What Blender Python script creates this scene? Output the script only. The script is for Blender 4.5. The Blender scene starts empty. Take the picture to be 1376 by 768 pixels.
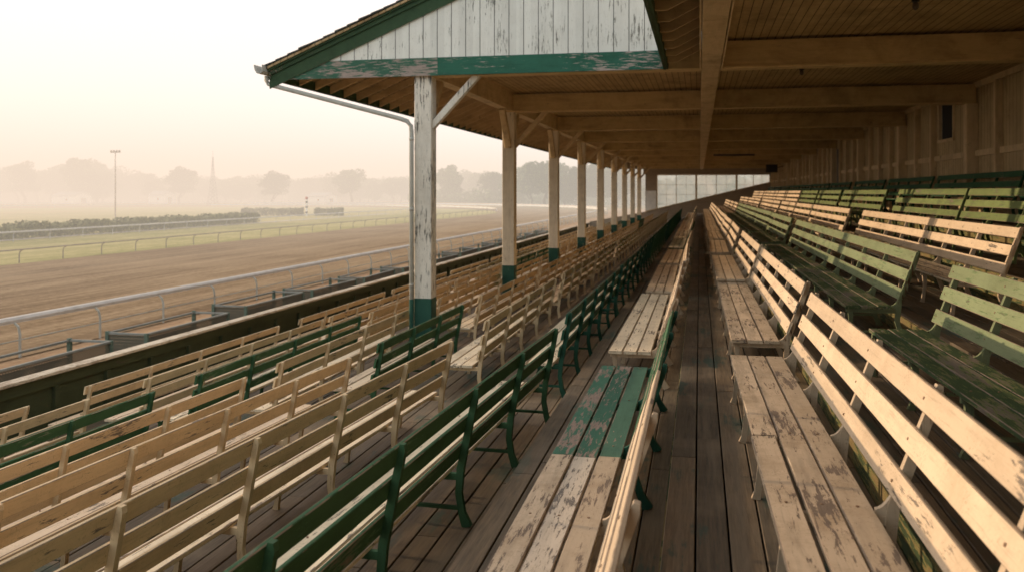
import bpy, math, random
from mathutils import Vector
random.seed(7)
R = math.radians
C = bpy.context.scene.collection
CZ = 1.95                      # camera height above the aisle deck (z = 0)

# ------------------------------------------------------------------ helpers
class MB:
    """collects geometry for ONE mesh"""
    def __init__(s): s.v = []; s.f = []; s.m = []
    def face(s, pts, mi=0):
        n = len(s.v); s.v += [tuple(p) for p in pts]; s.f.append(tuple(range(n, n+len(pts)))); s.m.append(mi)
    def box(s, x0, x1, y0, y1, z0, z1, mi=0):
        n = len(s.v)
        s.v += [(x0,y0,z0),(x1,y0,z0),(x1,y1,z0),(x0,y1,z0),(x0,y0,z1),(x1,y0,z1),(x1,y1,z1),(x0,y1,z1)]
        for q in ((0,3,2,1),(4,5,6,7),(0,1,5,4),(1,2,6,5),(2,3,7,6),(3,0,4,7)):
            s.f.append(tuple(n+i for i in q)); s.m.append(mi)
    def loft(s, rings, closed=True, mis=None, caps=True):
        n = len(s.v); k = len(rings[0])
        for r in rings: s.v += [tuple(p) for p in r]
        for i in range(len(rings)-1):
            for j in range(k if closed else k-1):
                a = n+i*k+j; b = n+i*k+(j+1) % k
                s.f.append((a, b, b+k, a+k)); s.m.append(mis[j] if mis else 0)
        if caps and closed:
            s.f.append(tuple(n+j for j in range(k))[::-1]); s.m.append(0)
            s.f.append(tuple(n+(len(rings)-1)*k+j for j in range(k))); s.m.append(0)
    def bar(s, a, b, w, h, up=(0,0,1), ch=0.0, mi=0, mic=None):
        """beam of section w x h from a to b, optional chamfer"""
        a = Vector(a); b = Vector(b); d = (b-a).normalized(); up = Vector(up)
        r = d.cross(up).normalized(); u = r.cross(d)
        if ch <= 0:
            sec = [(-w/2,-h/2),(w/2,-h/2),(w/2,h/2),(-w/2,h/2)]; mis = [mi]*4
        else:
            W, H = w/2, h/2
            sec = [(-W+ch,-H),(W-ch,-H),(W,-H+ch),(W,H-ch),(W-ch,H),(-W+ch,H),(-W,H-ch),(-W,-H+ch)]
            e = mi if mic is None else mic; mis = [mi,e]*4
        s.loft([[p + r*x + u*z for x, z in sec] for p in (a, b)], mis=mis)
    def tube(s, pts, rad, n=8):
        pts = [Vector(p) for p in pts]; rings = []
        for i, p in enumerate(pts):
            d = (pts[min(i+1, len(pts)-1)] - pts[max(i-1, 0)]).normalized()
            u = Vector((0,0,1)) if abs(d.z) < .9 else Vector((0,1,0))
            r = d.cross(u).normalized(); u = r.cross(d)
            rr = rad[i] if isinstance(rad, (list, tuple)) else rad
            rings.append([p + r*math.cos(2*math.pi*k/n)*rr + u*math.sin(2*math.pi*k/n)*rr for k in range(n)])
        s.loft(rings)
    def ribbon(s, pts, wid, t, y=0.0):
        """flat plate in the xz plane: centre line pts, widths wid, thickness t along y"""
        P = [Vector((p[0], 0, p[1])) for p in pts]; rings = []
        for i, p in enumerate(P):
            d = (P[min(i+1, len(P)-1)] - P[max(i-1, 0)]).normalized()
            nrm = Vector((-d.z, 0, d.x)) * (wid[i]/2)
            Y = Vector((0, t/2, 0)); o = Vector((0, y, 0))
            rings.append([p+nrm-Y+o, p-nrm-Y+o, p-nrm+Y+o, p+nrm+Y+o])
        s.loft(rings)
    def prism_y(s, poly, y0, y1, mi=0):
        s.loft([[(x, y0, z) for x, z in poly], [(x, y1, z) for x, z in poly]], mis=[mi]*len(poly))
    def mesh(s, name, mats, smooth=False):
        me = bpy.data.meshes.new(name); me.from_pydata(s.v, [], s.f); me.update()
        for m in mats: me.materials.append(m)
        if len(mats) > 1: me.polygons.foreach_set('material_index', s.m)
        if smooth: me.polygons.foreach_set('use_smooth', [True]*len(me.polygons))
        me.update(); return me

def link(name, me, parent=None, loc=None):
    o = bpy.data.objects.new(name, me); C.objects.link(o)
    if parent: o.parent = parent
    if loc: o.location = loc
    return o
def part(name, mb, mats, parent, label=None, smooth=False):
    o = link(name, mb.mesh(name, mats if isinstance(mats, list) else [mats], smooth), parent)
    if label: o['label'] = label
    return o
def tag(o, label, cat, group=None, kind=None):
    if label: o['label'] = label
    if cat: o['category'] = cat
    if group: o['group'] = group
    if kind: o['kind'] = kind
    return o
def thing(name, label, cat, loc=(0,0,0), rz=0, group=None):
    o = link(name, None, None, loc); o.rotation_euler = (0,0,rz); return tag(o, label, cat, group)
def struct(name, mb, mats):
    return tag(part(name, mb, mats, None), None, None, None, 'structure')

# ------------------------------------------------------------------ materials
class NT:
    def __init__(s, name):
        s.mat = bpy.data.materials.new(name); s.mat.use_nodes = True; s.t = s.mat.node_tree; s.t.nodes.clear()
        s.out = s.n('ShaderNodeOutputMaterial'); s.b = s.n('ShaderNodeBsdfPrincipled')
        s.t.links.new(s.b.outputs[0], s.out.inputs[0])
    def n(s, ty, **k):
        o = s.t.nodes.new(ty)
        for a, b in k.items(): setattr(o, a, b)
        return o
    def l(s, a, b): s.t.links.new(a, b)
    def val(s, x, inp):
        if hasattr(x, 'links') or hasattr(x, 'is_linked'): s.l(x, inp)
        elif isinstance(x, (tuple, list)): inp.default_value = (*x, 1) if len(x) == 3 and len(inp.default_value) == 4 else x
        else: inp.default_value = x
    def math(s, op, a, b=0.0, c=None, clamp=False):
        o = s.n('ShaderNodeMath', operation=op); o.use_clamp = clamp
        s.val(a, o.inputs[0]); s.val(b, o.inputs[1])
        if c is not None: s.val(c, o.inputs[2])
        return o.outputs[0]
    def vm(s, op, a, b):
        o = s.n('ShaderNodeVectorMath', operation=op); s.val(a, o.inputs[0]); s.val(b, o.inputs[1]); return o.outputs[0]
    def mix(s, f, a, b, mode='MIX'):
        o = s.n('ShaderNodeMix', data_type='RGBA', blend_type=mode); s.val(f, o.inputs[0]); s.val(a, o.inputs[6]); s.val(b, o.inputs[7]); return o.outputs[2]
    def noise(s, vec, scale=1.0, detail=4, rough=.6, dist=0.0):
        o = s.n('ShaderNodeTexNoise'); s.l(vec, o.inputs['Vector']); o.inputs['Scale'].default_value = scale
        o.inputs['Detail'].default_value = detail; o.inputs['Roughness'].default_value = rough; o.inputs['Distortion'].default_value = dist
        return o.outputs['Fac']
    def ramp(s, f, stops, interp='LINEAR'):
        o = s.n('ShaderNodeValToRGB'); s.l(f, o.inputs[0]); e = o.color_ramp.elements; o.color_ramp.interpolation = interp
        while len(e) < len(stops): e.new(.5)
        for el, (p, c) in zip(e, stops): el.position = p; el.color = (*c, 1) if isinstance(c, tuple) else (c, c, c, 1)
        return o.outputs[0]
    def step(s, f, a, b): return s.ramp(f, [(a, 0.0), (b, 1.0)])
    def coords(s, rand=True):
        tc = s.n('ShaderNodeTexCoord'); v = tc.outputs['Object']
        if rand:
            oi = s.n('ShaderNodeObjectInfo'); g = s.n('ShaderNodeNewGeometry')
            r = s.math('ADD', s.math('MULTIPLY', oi.outputs['Random'], 91.0), s.math('MULTIPLY', g.outputs['Random Per Island'], 37.0))
            v = s.vm('ADD', v, s.comb(r, r, r))
        return v
    def comb(s, x, y, z):
        o = s.n('ShaderNodeCombineXYZ'); s.val(x, o.inputs[0]); s.val(y, o.inputs[1]); s.val(z, o.inputs[2]); return o.outputs[0]
    def sep(s, v):
        o = s.n('ShaderNodeSeparateXYZ'); s.l(v, o.inputs[0]); return o.outputs
    def bump(s, h, strength=.3, dist=.01):
        o = s.n('ShaderNodeBump'); o.inputs['Strength'].default_value = strength; o.inputs['Distance'].default_value = dist
        s.l(h, o.inputs['Height']); s.l(o.outputs[0], s.b.inputs['Normal'])
    def island(s): return s.n('ShaderNodeNewGeometry').outputs['Random Per Island']

STR = {'x': (.12, 1, 1), 'y': (1, .12, 1), 'z': (1, 1, .12)}
def paint(name, col, chip=.5, axis='y', wood=(.20,.165,.13), dirt=.45, rough=.7, grooves=None, under=None, stain=0.0, cvar=.2):
    """weathered oil paint over grey wood; chip = share of bare wood"""
    t = NT(name); v = t.coords(); sv = t.vm('MULTIPLY', v, STR[axis])
    big = t.noise(v, 1.3, 2, .5)
    chips = t.noise(sv, 32, 8, .74, .25)
    thr = t.math('ADD', t.math('MULTIPLY', big, .55), chips)
    c0 = 1.065 - chip*.36
    mask = t.step(thr, c0, c0+.018)
    grain = t.noise(t.vm('MULTIPLY', sv, (1.0,)*3), 90, 5, .7)
    woodc = t.mix(grain, tuple(c*.45 for c in wood), tuple(min(1, c*1.6) for c in wood))
    isl = t.island()
    pc = t.mix(t.math('MULTIPLY', isl, 1.0), tuple(c*(1-cvar) for c in col), tuple(min(1, c*(1+cvar*.6)) for c in col))
    dn = t.noise(sv, 7, 6, .65)
    pc = t.mix(t.math('MULTIPLY', t.step(dn, .48, .72), dirt), pc, tuple(c*.5 for c in col))
    pc = t.mix(t.math('MULTIPLY', t.step(t.noise(t.vm('MULTIPLY', v, (.8,.8,.8)), 2.6, 6, .75), .46, .70), dirt*.75), pc, (col[0]*.50, col[1]*.44, col[2]*.36))
    lines = t.step(t.noise(t.vm('MULTIPLY', v, {'x': (.035,1,1), 'y': (1,.035,1), 'z': (1,1,.035)}[axis]), 120, 4, .65), .56, .70)
    pc = t.mix(t.math('MULTIPLY', lines, .38), pc, tuple(c*.45 for c in col))
    clus = t.step(t.noise(v, 4.5, 4, .6), .44, .62)
    fleck = t.math('MULTIPLY', t.step(t.noise(v, 70, 4, .7), .57, .63), clus)
    pc = t.mix(t.math('MULTIPLY', fleck, .85*min(1, chip+.3)), pc, tuple(c*.42 for c in (col[0], col[1]*.93, col[2]*.85)))
    if under:
        m2 = t.step(thr, c0-.05, c0-.035); pc = t.mix(t.math('MULTIPLY', m2, .8), pc, under)
    if stain:
        sn = t.noise(v, .9, 5, .7, .6); pc = t.mix(t.math('MULTIPLY', t.step(sn, .5, .72), stain), pc, (.05,.035,.02))
        spot = t.step(t.noise(v, 5, 3, .5), .70, .74); pc = t.mix(t.math('MULTIPLY', spot, stain), pc, (.03,.022,.015))
    c = t.mix(mask, pc, woodc)
    h = t.math('SUBTRACT', t.math('MULTIPLY', grain, .25), t.math('ADD', mask, t.math('MULTIPLY', lines, .35)))
    if grooves:
        ax, w = grooves; q = t.sep(t.n('ShaderNodeTexCoord').outputs['Object'])[ax]
        fr = t.math('FRACT', t.math('DIVIDE', q, w)); bid = t.math('FLOOR', t.math('DIVIDE', q, w))
        wn = t.n('ShaderNodeTexWhiteNoise', noise_dimensions='1D'); t.l(bid, wn.inputs['W'])
        c = t.mix(t.math('MULTIPLY', wn.outputs['Value'], .30), c, tuple(x*.55 for x in col))
        g = t.math('LESS_THAN', t.math('ABSOLUTE', t.math('SUBTRACT', fr, .5)), .5*min(.16, .012/w) + .008)
        c = t.mix(t.math('MULTIPLY', g, .85), c, tuple(x*.10 for x in col))
        h = t.math('SUBTRACT', h, t.math('MULTIPLY', g, 2.5))
    t.l(c, t.b.inputs['Base Color']); t.b.inputs['Specular IOR Level'].default_value = .2
    t.l(t.ramp(mask, [(0, rough), (1, .9)]), t.b.inputs['Roughness'])
    t.bump(h, .55, .003)
    return t.mat

CREAM = (.64,.50,.35); CREAM_LIT = (.71,.535,.325)  # second tone: cream of the left rows, light and shade tinted in
M = {}
for k, c, ch, un in (('cream', CREAM, .42, None), ('tan', CREAM_LIT, .40, None), ('green', (.045,.115,.052), .30, (.10,.20,.11)),
                 ('teal', (.022,.088,.055), .34, None), ('sage', (.215,.255,.14), .45, (.09,.16,.06)), ('moss', (.17,.215,.085), .5, (.08,.13,.05)),  # last one here: green with the sun's yellow mixed into the colour
                 ('dkgreen', (.03,.10,.045), .3, None), ('seatgreen', (.06,.10,.045), .66, (.20,.22,.08)), ('greywash', (.72,.60,.43), .54, None)):  # last one: worn seat cream, colour lightened for sun on the planks
    M[k] = paint('paint_'+k, c, ch, 'y', under=un)
    M[k+'_edge'] = paint('paint_'+k+'_edge', tuple(x*.9 for x in c), min(1.1, ch+.62), 'y', wood=(.26,.20,.15))
    M[k+'_iron'] = paint('paint_'+k+'_iron', tuple(x*.86 for x in c), ch*.8, 'z', wood=(.10,.055,.03))
M['cream_peel'] = paint('cream_peel', (.62,.53,.42), .68, 'y', wood=(.17,.15,.13))
M['cream_peel_edge'] = M['cream_edge']
M['cream_worn'] = paint('cream_worn', (.60,.47,.33), .60, 'y', wood=(.19,.145,.11), dirt=.85, cvar=.25); M['cream_worn_edge'] = M['cream_edge']
M['greenseat'] = paint('green_seat_peel', (.07,.15,.10), .42, 'y', wood=(.30,.22,.17)); M['greenseat_edge'] = M['teal_edge']
M['greenworn'] = paint('green_worn', (.055,.155,.10), .72, 'y', wood=(.27,.20,.16))
M['post'] = paint('post_paint', (.68,.64,.56), .62, 'z', wood=(.15,.14,.12))
M['post_in'] = paint('post_paint_inner', (.70,.61,.47), .3, 'z')
M['post_green'] = paint('post_green', (.025,.085,.06), .4, 'z')
M['beam_x'] = paint('beam_paint', (.58,.42,.215), .26, 'x', stain=.4, dirt=.5)
M['beam_y'] = paint('long_beam_paint', (.58,.43,.25), .32, 'y', stain=.4, dirt=.5)
M['rafter'] = paint('rafter_paint', (.52,.37,.20), .25, 'x', stain=.4)
M['ceiling'] = paint('ceiling_boards', (.52,.37,.19), .2, 'y', grooves=(0, .135), stain=.5, dirt=.6)
M['sheath'] = paint('roof_sheathing', (.46,.33,.18), .2, 'y', grooves=(0, .14), stain=.4)
M['wall'] = paint('wall_boards', (.52,.40,.235), .25, 'z', rough=.8, grooves=(1, .22), stain=.35)
M['wall_trim'] = paint('wall_trim', (.66,.51,.31), .3, 'z', stain=.3)
M['endwall'] = paint('end_wall_paint', (.34,.27,.20), .2, 'x')
M['gable'] = paint('gable_white', (.74,.75,.70), .46, 'z', wood=(.15,.15,.13), grooves=(0, .27), dirt=.2)
M['trim_green'] = paint('trim_green', (.03,.125,.085), .56, 'x', wood=(.33,.28,.25))
M['trim_worn'] = paint('trim_worn', (.05,.14,.095), .80, 'x', wood=(.30,.25,.22))
M['fascia'] = paint('fascia_green', (.035,.07,.035), .4, 'y')
M['parapet'] = paint('parapet_boards', (.055,.065,.03), .35, 'y', wood=(.08,.06,.04))
M['cap'] = paint('parapet_cap', (.62,.54,.42), .7, 'y', wood=(.30,.24,.18))
M['rail_white'] = paint('rail_white', (.55,.53,.50), .1, 'y')
M['rail_dark'] = paint('rail_dull', (.30,.25,.21), .3, 'y')
M['pen'] = paint('pen_green', (.12,.17,.135), .4, 'y')
M['pen_top'] = paint('pen_top_grey', (.24,.25,.23), .4, 'y')
M['pipe'] = paint('pipe_paint', (.42,.42,.38), .3, 'z', wood=(.2,.14,.1))
M['riser'] = paint('riser_paint', (.05,.075,.035), .75, 'y', wood=(.20,.15,.07), under=(.25,.22,.08))
def simple(name, col, rough=.7, metal=0, nscale=3, var=.3):
    t = NT(name); v = t.coords(); n = t.noise(v, nscale, 5, .6)
    t.l(t.mix(n, tuple(c*(1-var) for c in col), tuple(min(1, c*(1+var)) for c in col)), t.b.inputs['Base Color'])
    t.b.inputs['Roughness'].default_value = rough; t.b.inputs['Metallic'].default_value = metal; t.bump(n, .2, .01); return t.mat
M['dark'] = simple('dark_void', (.008,.007,.006), .9)
M['iron'] = simple('dark_iron', (.03,.028,.025), .5)
M['shingle'] = simple('roof_shingle', (.035,.04,.035), .9, 0, 12)
M['polegrey'] = simple('pole_grey', (.34,.27,.21), .8)
M['bulb'] = simple('bulb_glass', (.10,.08,.06), .4)
M['bark'] = simple('bark', (.06,.045,.03), .9)
M['barn'] = simple('barn_white', (.62,.62,.60), .8)
M['barn_roof'] = simple('barn_roof_grey', (.20,.21,.22), .6)
M['bolt'] = simple('rusty_bolt', (.22,.14,.085), .8)
M['red'] = simple('red_paint', (.35,.05,.03), .6)
M['white'] = simple('white_paint', (.72,.70,.66), .6)
def mesh_mat():
    t = NT('pen_mesh'); v = t.n('ShaderNodeTexCoord').outputs['Object']
    w = t.noise(v, 40, 2, .5); t.l(t.mix(w, (.07,.068,.05), (.17,.15,.11)), t.b.inputs['Base Color']); t.b.inputs['Roughness'].default_value = .8
    q = t.sep(v); g = t.math('MAXIMUM', t.math('LESS_THAN', t.math('FRACT', t.math('MULTIPLY', t.math('ADD', q[1], q[2]), 11.0)), .42), t.math('LESS_THAN', t.math('FRACT', t.math('MULTIPLY', t.math('SUBTRACT', q[1], q[2]), 11.0)), .42))
    tp = t.n('ShaderNodeBsdfTransparent'); mx = t.n('ShaderNodeMixShader'); t.l(g, mx.inputs[0]); t.l(tp.outputs[0], mx.inputs[1]); t.l(t.b.outputs[0], mx.inputs[2]); t.l(mx.outputs[0], t.out.inputs[0])
    return t.mat
M['mesh'] = mesh_mat()

def deck_mat():
    t = NT('deck_boards'); v = t.coords(); sv = t.vm('MULTIPLY', v, (1, .05, 1)); isl = t.island()
    grain = t.noise(sv, 60, 6, .7); g2 = t.noise(sv, 14, 4, .6)
    base = t.ramp(isl, [(0, (.09,.068,.042)), (.3, (.145,.106,.064)), (.55, (.195,.138,.08)), (.8, (.11,.086,.056)), (1, (.16,.124,.078))])
    c = t.mix(t.step(grain, .25, .75), t.mix(1.0, base, (.42,.42,.42), 'MULTIPLY'), t.mix(1.0, base, (1.45,1.4,1.35), 'MULTIPLY'))
    c = t.mix(t.math('MULTIPLY', t.step(g2, .5, .7), .5), c, (.24,.185,.125))
    w = t.n('ShaderNodeTexCoord').outputs['Object']
    pn = t.math('ADD', t.noise(t.vm('MULTIPLY', w, (1,.35,1)), 2.1, 5, .65), t.math('MULTIPLY', t.noise(sv, 20, 5, .7), .35))
    c = t.mix(t.math('MULTIPLY', t.step(pn, .745, .80), .75), c, (.035,.075,.055))
    c = t.mix(t.math('MULTIPLY', t.step(t.noise(w, 1.1, 4, .6), .50, .66), .55), c, (.23,.17,.11))
    t.l(c, t.b.inputs['Base Color']); t.l(t.ramp(g2, [(.3, .55), (.7, .85)]), t.b.inputs['Roughness'])
    t.bump(t.math('ADD', grain, t.math('MULTIPLY', g2, .6)), .6, .004); return t.mat
M['deck'] = deck_mat()

def dirt_mat(name, a, b, c3, streak=True, yscale=.04):
    t = NT(name); v = t.n('ShaderNodeTexCoord').outputs['Object']
    s1 = t.noise(t.vm('MULTIPLY', v, (1, yscale, 1)), 2.6, 8, .8); s2 = t.noise(v, 3.5, 8, .7); s3 = t.noise(v, .12, 3, .5)
    s4 = t.noise(t.vm('MULTIPLY', v, (1, .006, 1)), .9, 5, .7)
    f = t.math('ADD', t.math('ADD', t.math('MULTIPLY', s1, .45 if streak else .15), t.math('MULTIPLY', s4, .25 if streak else 0)), t.math('MULTIPLY', s2, .3 if streak else .85))
    c = t.ramp(f, [(.40, a), (.50, b), (.60, c3)])
    c = t.mix(t.math('MULTIPLY', t.step(s3, .4, .65), .35), c, c3)
    t.l(c, t.b.inputs['Base Color']); t.b.inputs['Roughness'].default_value = .95; t.b.inputs['Specular IOR Level'].default_value = .1
    t.bump(f, 1.0, .25); return t.mat
M['track'] = dirt_mat('track_dirt', (.13,.083,.045), (.245,.17,.10), (.37,.27,.165))
M['apron'] = dirt_mat('apron_sand', (.20,.125,.07), (.34,.22,.13), (.45,.31,.19))
M['grass'] = dirt_mat('infield_grass', (.17,.17,.055), (.34,.30,.12), (.50,.41,.21), True, .2)
M['ground'] = dirt_mat('dry_ground', (.16,.13,.07), (.26,.21,.11), (.36,.28,.15), False)
def leaf(name, a, b):
    t = NT(name); r = t.island(); n = t.noise(t.n('ShaderNodeTexCoord').outputs['Object'], .35, 3, .6)
    t.l(t.mix(t.math('MULTIPLY', t.math('ADD', r, n), .6, clamp=True), a, b), t.b.inputs['Base Color']); t.b.inputs['Roughness'].default_value = .7; return t.mat
M['leaf'] = leaf('tree_leaves', (.05,.075,.02), (.12,.15,.05))
M['leaf2'] = leaf('tree_leaves_light', (.07,.10,.03), (.15,.18,.07))
M['hedge'] = leaf('hedge_leaves', (.10,.10,.035), (.24,.22,.09))
def glass_mat():
    t = NT('dusty_glass'); v = t.n('ShaderNodeTexCoord').outputs['Object']; n = t.noise(v, .55, 4, .6)
    q = t.sep(v); fr = t.math('FRACT', t.math('DIVIDE', q[0], .30))
    tr = t.n('ShaderNodeBsdfTranslucent'); t.l(t.mix(n, (.42,.50,.50), (.78,.74,.68)), tr.inputs[0])
    tp = t.n('ShaderNodeBsdfTransparent'); tp.inputs[0].default_value = (.70,.77,.76,1)
    mx = t.n('ShaderNodeMixShader'); t.l(t.ramp(n, [(.35,.35),(.65,.75)]), mx.inputs[0]); t.l(tp.outputs[0], mx.inputs[1]); t.l(tr.outputs[0], mx.inputs[2])
    t.l(mx.outputs[0], t.out.inputs[0]); return t.mat
M['glass'] = glass_mat()

# ------------------------------------------------------------------ benches
def slat_rings(mb, y0, y1, cx, cz, w, th, ang, ch=.005, jit=.002, seg=5, mi=0, mic=1, sag=0.0, off=0.0):
    """board along y; w is measured along the tilted direction"""
    W, H = w/2, th/2
    sec = [(-W+ch,-H),(W-ch,-H),(W,-H+ch),(W,H-ch),(W-ch,H),(-W+ch,H),(-W,H-ch),(-W,-H+ch)]
    ca, sa = math.cos(ang), math.sin(ang); rings = []
    jx = random.uniform(-1,1)*jit; jz = random.uniform(-1,1)*jit; r0 = random.uniform(-.012,.012)
    for i in range(seg+1):
        f = i/seg; y = y0+(y1-y0)*f; dz = -sag*4*f*(1-f) + random.uniform(-1,1)*jit*.6; dx = random.uniform(-1,1)*jit*.6
        rings.append([(cx+jx+dx+off+a*ca-b*sa, y + (random.uniform(-.004,.004) if i in (0, seg) else 0), cz+jz+dz+a*sa+b*ca) for a, b in sec])
    mb.loft(rings, mis=[mi,mic,mi,mic,mi,mic,mi,mic])

LEAN = {'split': .36, 'crack': .36, 'lean': .36, 'up': .21}
def back_x(z, k=.36): return .535 + (z-.45)*k
def support_mesh(style, k):
    mb = MB(); o = .036; B = lambda z: back_x(z, k)
    kick = .04 if k > .3 else .0
    tops = [(B(.44)+.085+kick,0.0),(B(.44)+.045+kick*.6,.10),(B(.44)+.02,.25),(B(.44)+o,.44),(B(.62)+o,.62),(B(.8)+o,.80),(B(1.0)+o,1.0),(B(1.035)+o-.004,1.035)]
    mb.ribbon(tops, [.075,.052,.050,.056,.054,.050,.044,.026], .044)
    mb.ribbon([(.032,0),(.044,.05),(.066,.22),(.058,.392)], [.056,.038,.042,.056], .042)
    mb.ribbon([(.012,.372),(.25,.366),(.575,.372)], [.040,.046,.05], .036)
    if k > .3:
        arc = []
        for i in range(9):
            f = i/8; x = (1-f)**2*(B(.66)+.015)+2*f*(1-f)*.55+f*f*.487; z = (1-f)**2*.66+2*f*(1-f)*.43+f*f*.428
            arc.append((x, z))
        mb.prism_y(arc + [(.487,.385),(.575,.385),(B(.5)+.03,.5),(B(.66)+.03,.66)], -.016, .016)
    if style == 'brace': mb.ribbon([(.055,.135),(B(.44)+.04,.135)], [.026,.026], .03)
    n = len(mb.f)                                     # bolt heads through slats into the casting
    for z in (.565,.770,.968):
        a = Vector((B(z)-.011, 0, z)); d = Vector((-1, 0, k)).normalized(); mb.tube([a, a+d*.006], .008, 6)
    for x in (.075,.241,.407): mb.tube([(x,.006,.425),(x,.006,.4325)], .008, 6)
    for q in range(n, len(mb.f)): mb.m[q] = 1
    return mb
BM = {}
def bench_meshes(L, n, col, seatcol, var, special=None):
    special = special or 'up'; K = LEAN[special]; key = (round(L,2), n, col, seatcol, var, special)
    if key in BM: return BM[key]
    random.seed(hash((round(L*10), n, var, len(col), len(seatcol))) & 0xffff)
    seat = MB(); back = MB(); h = L/2
    for k in range(3):
        x0 = .075 + k*.166; tl = random.uniform(-.022,.022)
        if special == 'split':      # near part cream, far part green
            y = SPLIT + (0,-.035,.02)[k]
            slat_rings(seat, -h, y-.002, x0, .412, .150, .034, tl, mi=0 if k == 1 else 5, mic=1)
            slat_rings(seat, y+.002, h, x0+.004, .413, .150, .034, tl, mi=2+(k<2)*2, mic=3)
        elif special == 'crack' and k == 0:
            slat_rings(seat, -h, CRACK, x0-.006, .408, .150, .034, .03)
            slat_rings(seat, CRACK+.004, h, x0+.007, .414, .150, .034, -.01)
        else:
            slat_rings(seat, -h+random.uniform(-.012,.012), h+random.uniform(-.012,.012), x0, .412, .150, .034, tl, sag=.003)
    for k, z in enumerate((.565,.770,.968)):
        a = math.atan(1/K)
        if special == 'split':
            slat_rings(back, -h, SPLIT+.03*k, back_x(z, K), z, .128, .026, a, mi=0, mic=1)
            slat_rings(back, SPLIT+.004+.03*k, h, back_x(z, K), z, .128, .026, a, mi=2, mic=3)
        else:
            slat_rings(back, -h+random.uniform(-.012,.012), h+random.uniform(-.012,.012), back_x(z, K), z, .128, .026, a, jit=.003)
    if special == 'split':
        sm = [M['cream_peel'], M['cream_edge'], M['greenseat'], M['teal_edge'], M['greenworn'], M['cream_worn']]
        bm_ = [M['cream'], M['cream_edge'], M['green'], M['green_edge']]
    else:
        sm = [M[seatcol], M.get(seatcol+'_edge', M[col+'_edge'])]; bm_ = [M[col], M[col+'_edge']]
    out = (seat.mesh('bench_seat', sm), back.mesh('bench_backrest', bm_))
    BM[key] = out; return out
SUP = {}
def support_me(col, style, k):
    if (col, style, k) not in SUP: SUP[(col, style, k)] = support_mesh(style, k).mesh('bench_support', [M[col+'_iron'], M['bolt']])
    return SUP[(col, style, k)]
ORD = ['first','second','third','fourth','fifth','sixth','seventh','eighth','ninth','tenth','eleventh','twelfth','thirteenth','fourteenth','fifteenth']
def bench(xf, y0, y1, n, z, col, label, group, seatcol=None, style='plain', special=None, rz=0.0, var=0):
    seatcol = seatcol or col; L = y1-y0
    t = thing('slatted_bench', label, 'bench', (xf, (y0+y1)/2, z), rz, group)
    sme, bme = bench_meshes(L, n, col, seatcol, var, special)
    link('seat', sme, t); link('backrest', bme, t)
    k = LEAN[special or 'up']; st = support_me(col, style, k); stb = support_me('teal' if special == 'split' else col, style, k)
    for i in range(n+1):
        y = -L/2 + .09 + (L-.18)*i/n
        link('support', stb if (special == 'split' and y > SPLIT) else st, t, (0, y, 0))
    return t

P0, PS = 16.05, 7.57           # first post line and bay
YEND = 85.0
rowsL = []                      # x_front, deck z
for n in range(8):
    xt = -.27 - 1.27*n; rowsL.append((xt-(.74 if n == 0 else .66), -.30-.25*n, xt))
rowsR = [(.29, 0.0, 1.03), (1.56, .26, 2.30), (2.83, .51, 3.57), (4.10, .98, 4.84), (5.31, 1.33, 6.05)]
SPLIT = 6.15 - (2.0+9.4)/2; CRACK = 5.8 - (1.85+8.6)/2

special = {  # explicit benches: (y0, y1, bays, colour, seat colour, style, special)
 ('L',0): [(2.0,9.4,5,'cream','cream','plain','split'),(10.3,16.2,4,'cream','greywash','plain',None)],
 ('L',1): [(1.9,9.6,5,'green','greywash','brace',None),(10.7,17.6,5,'teal','greywash','brace',None)],
 ('L',2): [(2.9,10.05,5,'tan','greywash','plain',None),(11.6,17.6,4,'tan','greywash','plain',None)],
 ('L',3): [(3.5,10.1,5,'tan','cream','plain',None),(11.0,15.15,3,'green','cream','brace',None),(16.4,22.5,4,'tan','greywash','plain',None)],
 ('L',4): [(3.9,9.9,4,'tan','cream','plain',None),(10.7,16.9,4,'tan','greywash','plain',None)],
 ('L',5): [(4.2,9.95,4,'green','cream','plain',None),(10.9,16.9,4,'green','greywash','plain',None)],
 ('L',6): [(4.6,10.4,4,'tan','cream','plain',None),(11.6,17.9,4,'tan','cream','plain',None)],
 ('L',7): [(5.0,10.8,4,'tan','cream','plain',None),(12.0,18.4,4,'tan','cream','plain',None),(19.4,25.3,4,'tan','cream','plain',None)],
 ('R',0): [(1.85,8.6,5,'cream','cream_worn','plain','crack'),(9.5,15.5,4,'cream','cream_worn','plain',None)],
 ('R',1): [(2.2,8.8,5,'sage','seatgreen','brace',None),(10.5,22.3,8,'sage','seatgreen','brace',None),(23.6,29.6,4,'sage','seatgreen','brace',None)],
 ('R',2): [(11.1,21.1,7,'cream','greywash','plain',None),(22.9,28.6,4,'cream','cream','plain',None)],
 ('R',3): [(11.6,17.5,4,'moss','moss','plain',None),(17.9,23.5,4,'moss','moss','plain',None),(25.1,32.2,5,'moss','moss','plain',None)],
 ('R',4): [(12.3,18.4,4,'dkgreen','dkgreen','plain',None),(18.6,24.8,4,'dkgreen','dkgreen','plain',None)],
}
CN = {'cream':'cream','tan':'tan','green':'dark green','teal':'teal green','sage':'pale green','moss':'sunlit green','dkgreen':'dark green'}
RNAME = {('L',0):'row just left of the aisle', ('L',1):'second row left of the aisle', ('L',2):'third row left of the aisle', ('L',3):'fourth row left of the aisle',
         ('L',4):'fifth row left of the aisle', ('L',5):'sixth row left of the aisle', ('L',6):'seventh row left of the aisle', ('L',7):'lowest row beside the parapet',
         ('R',0):'row just right of the aisle', ('R',1):'second row right of the aisle', ('R',2):'third row right of the aisle', ('R',3):'fourth row right of the aisle', ('R',4):'top row along the back wall'}
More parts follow.
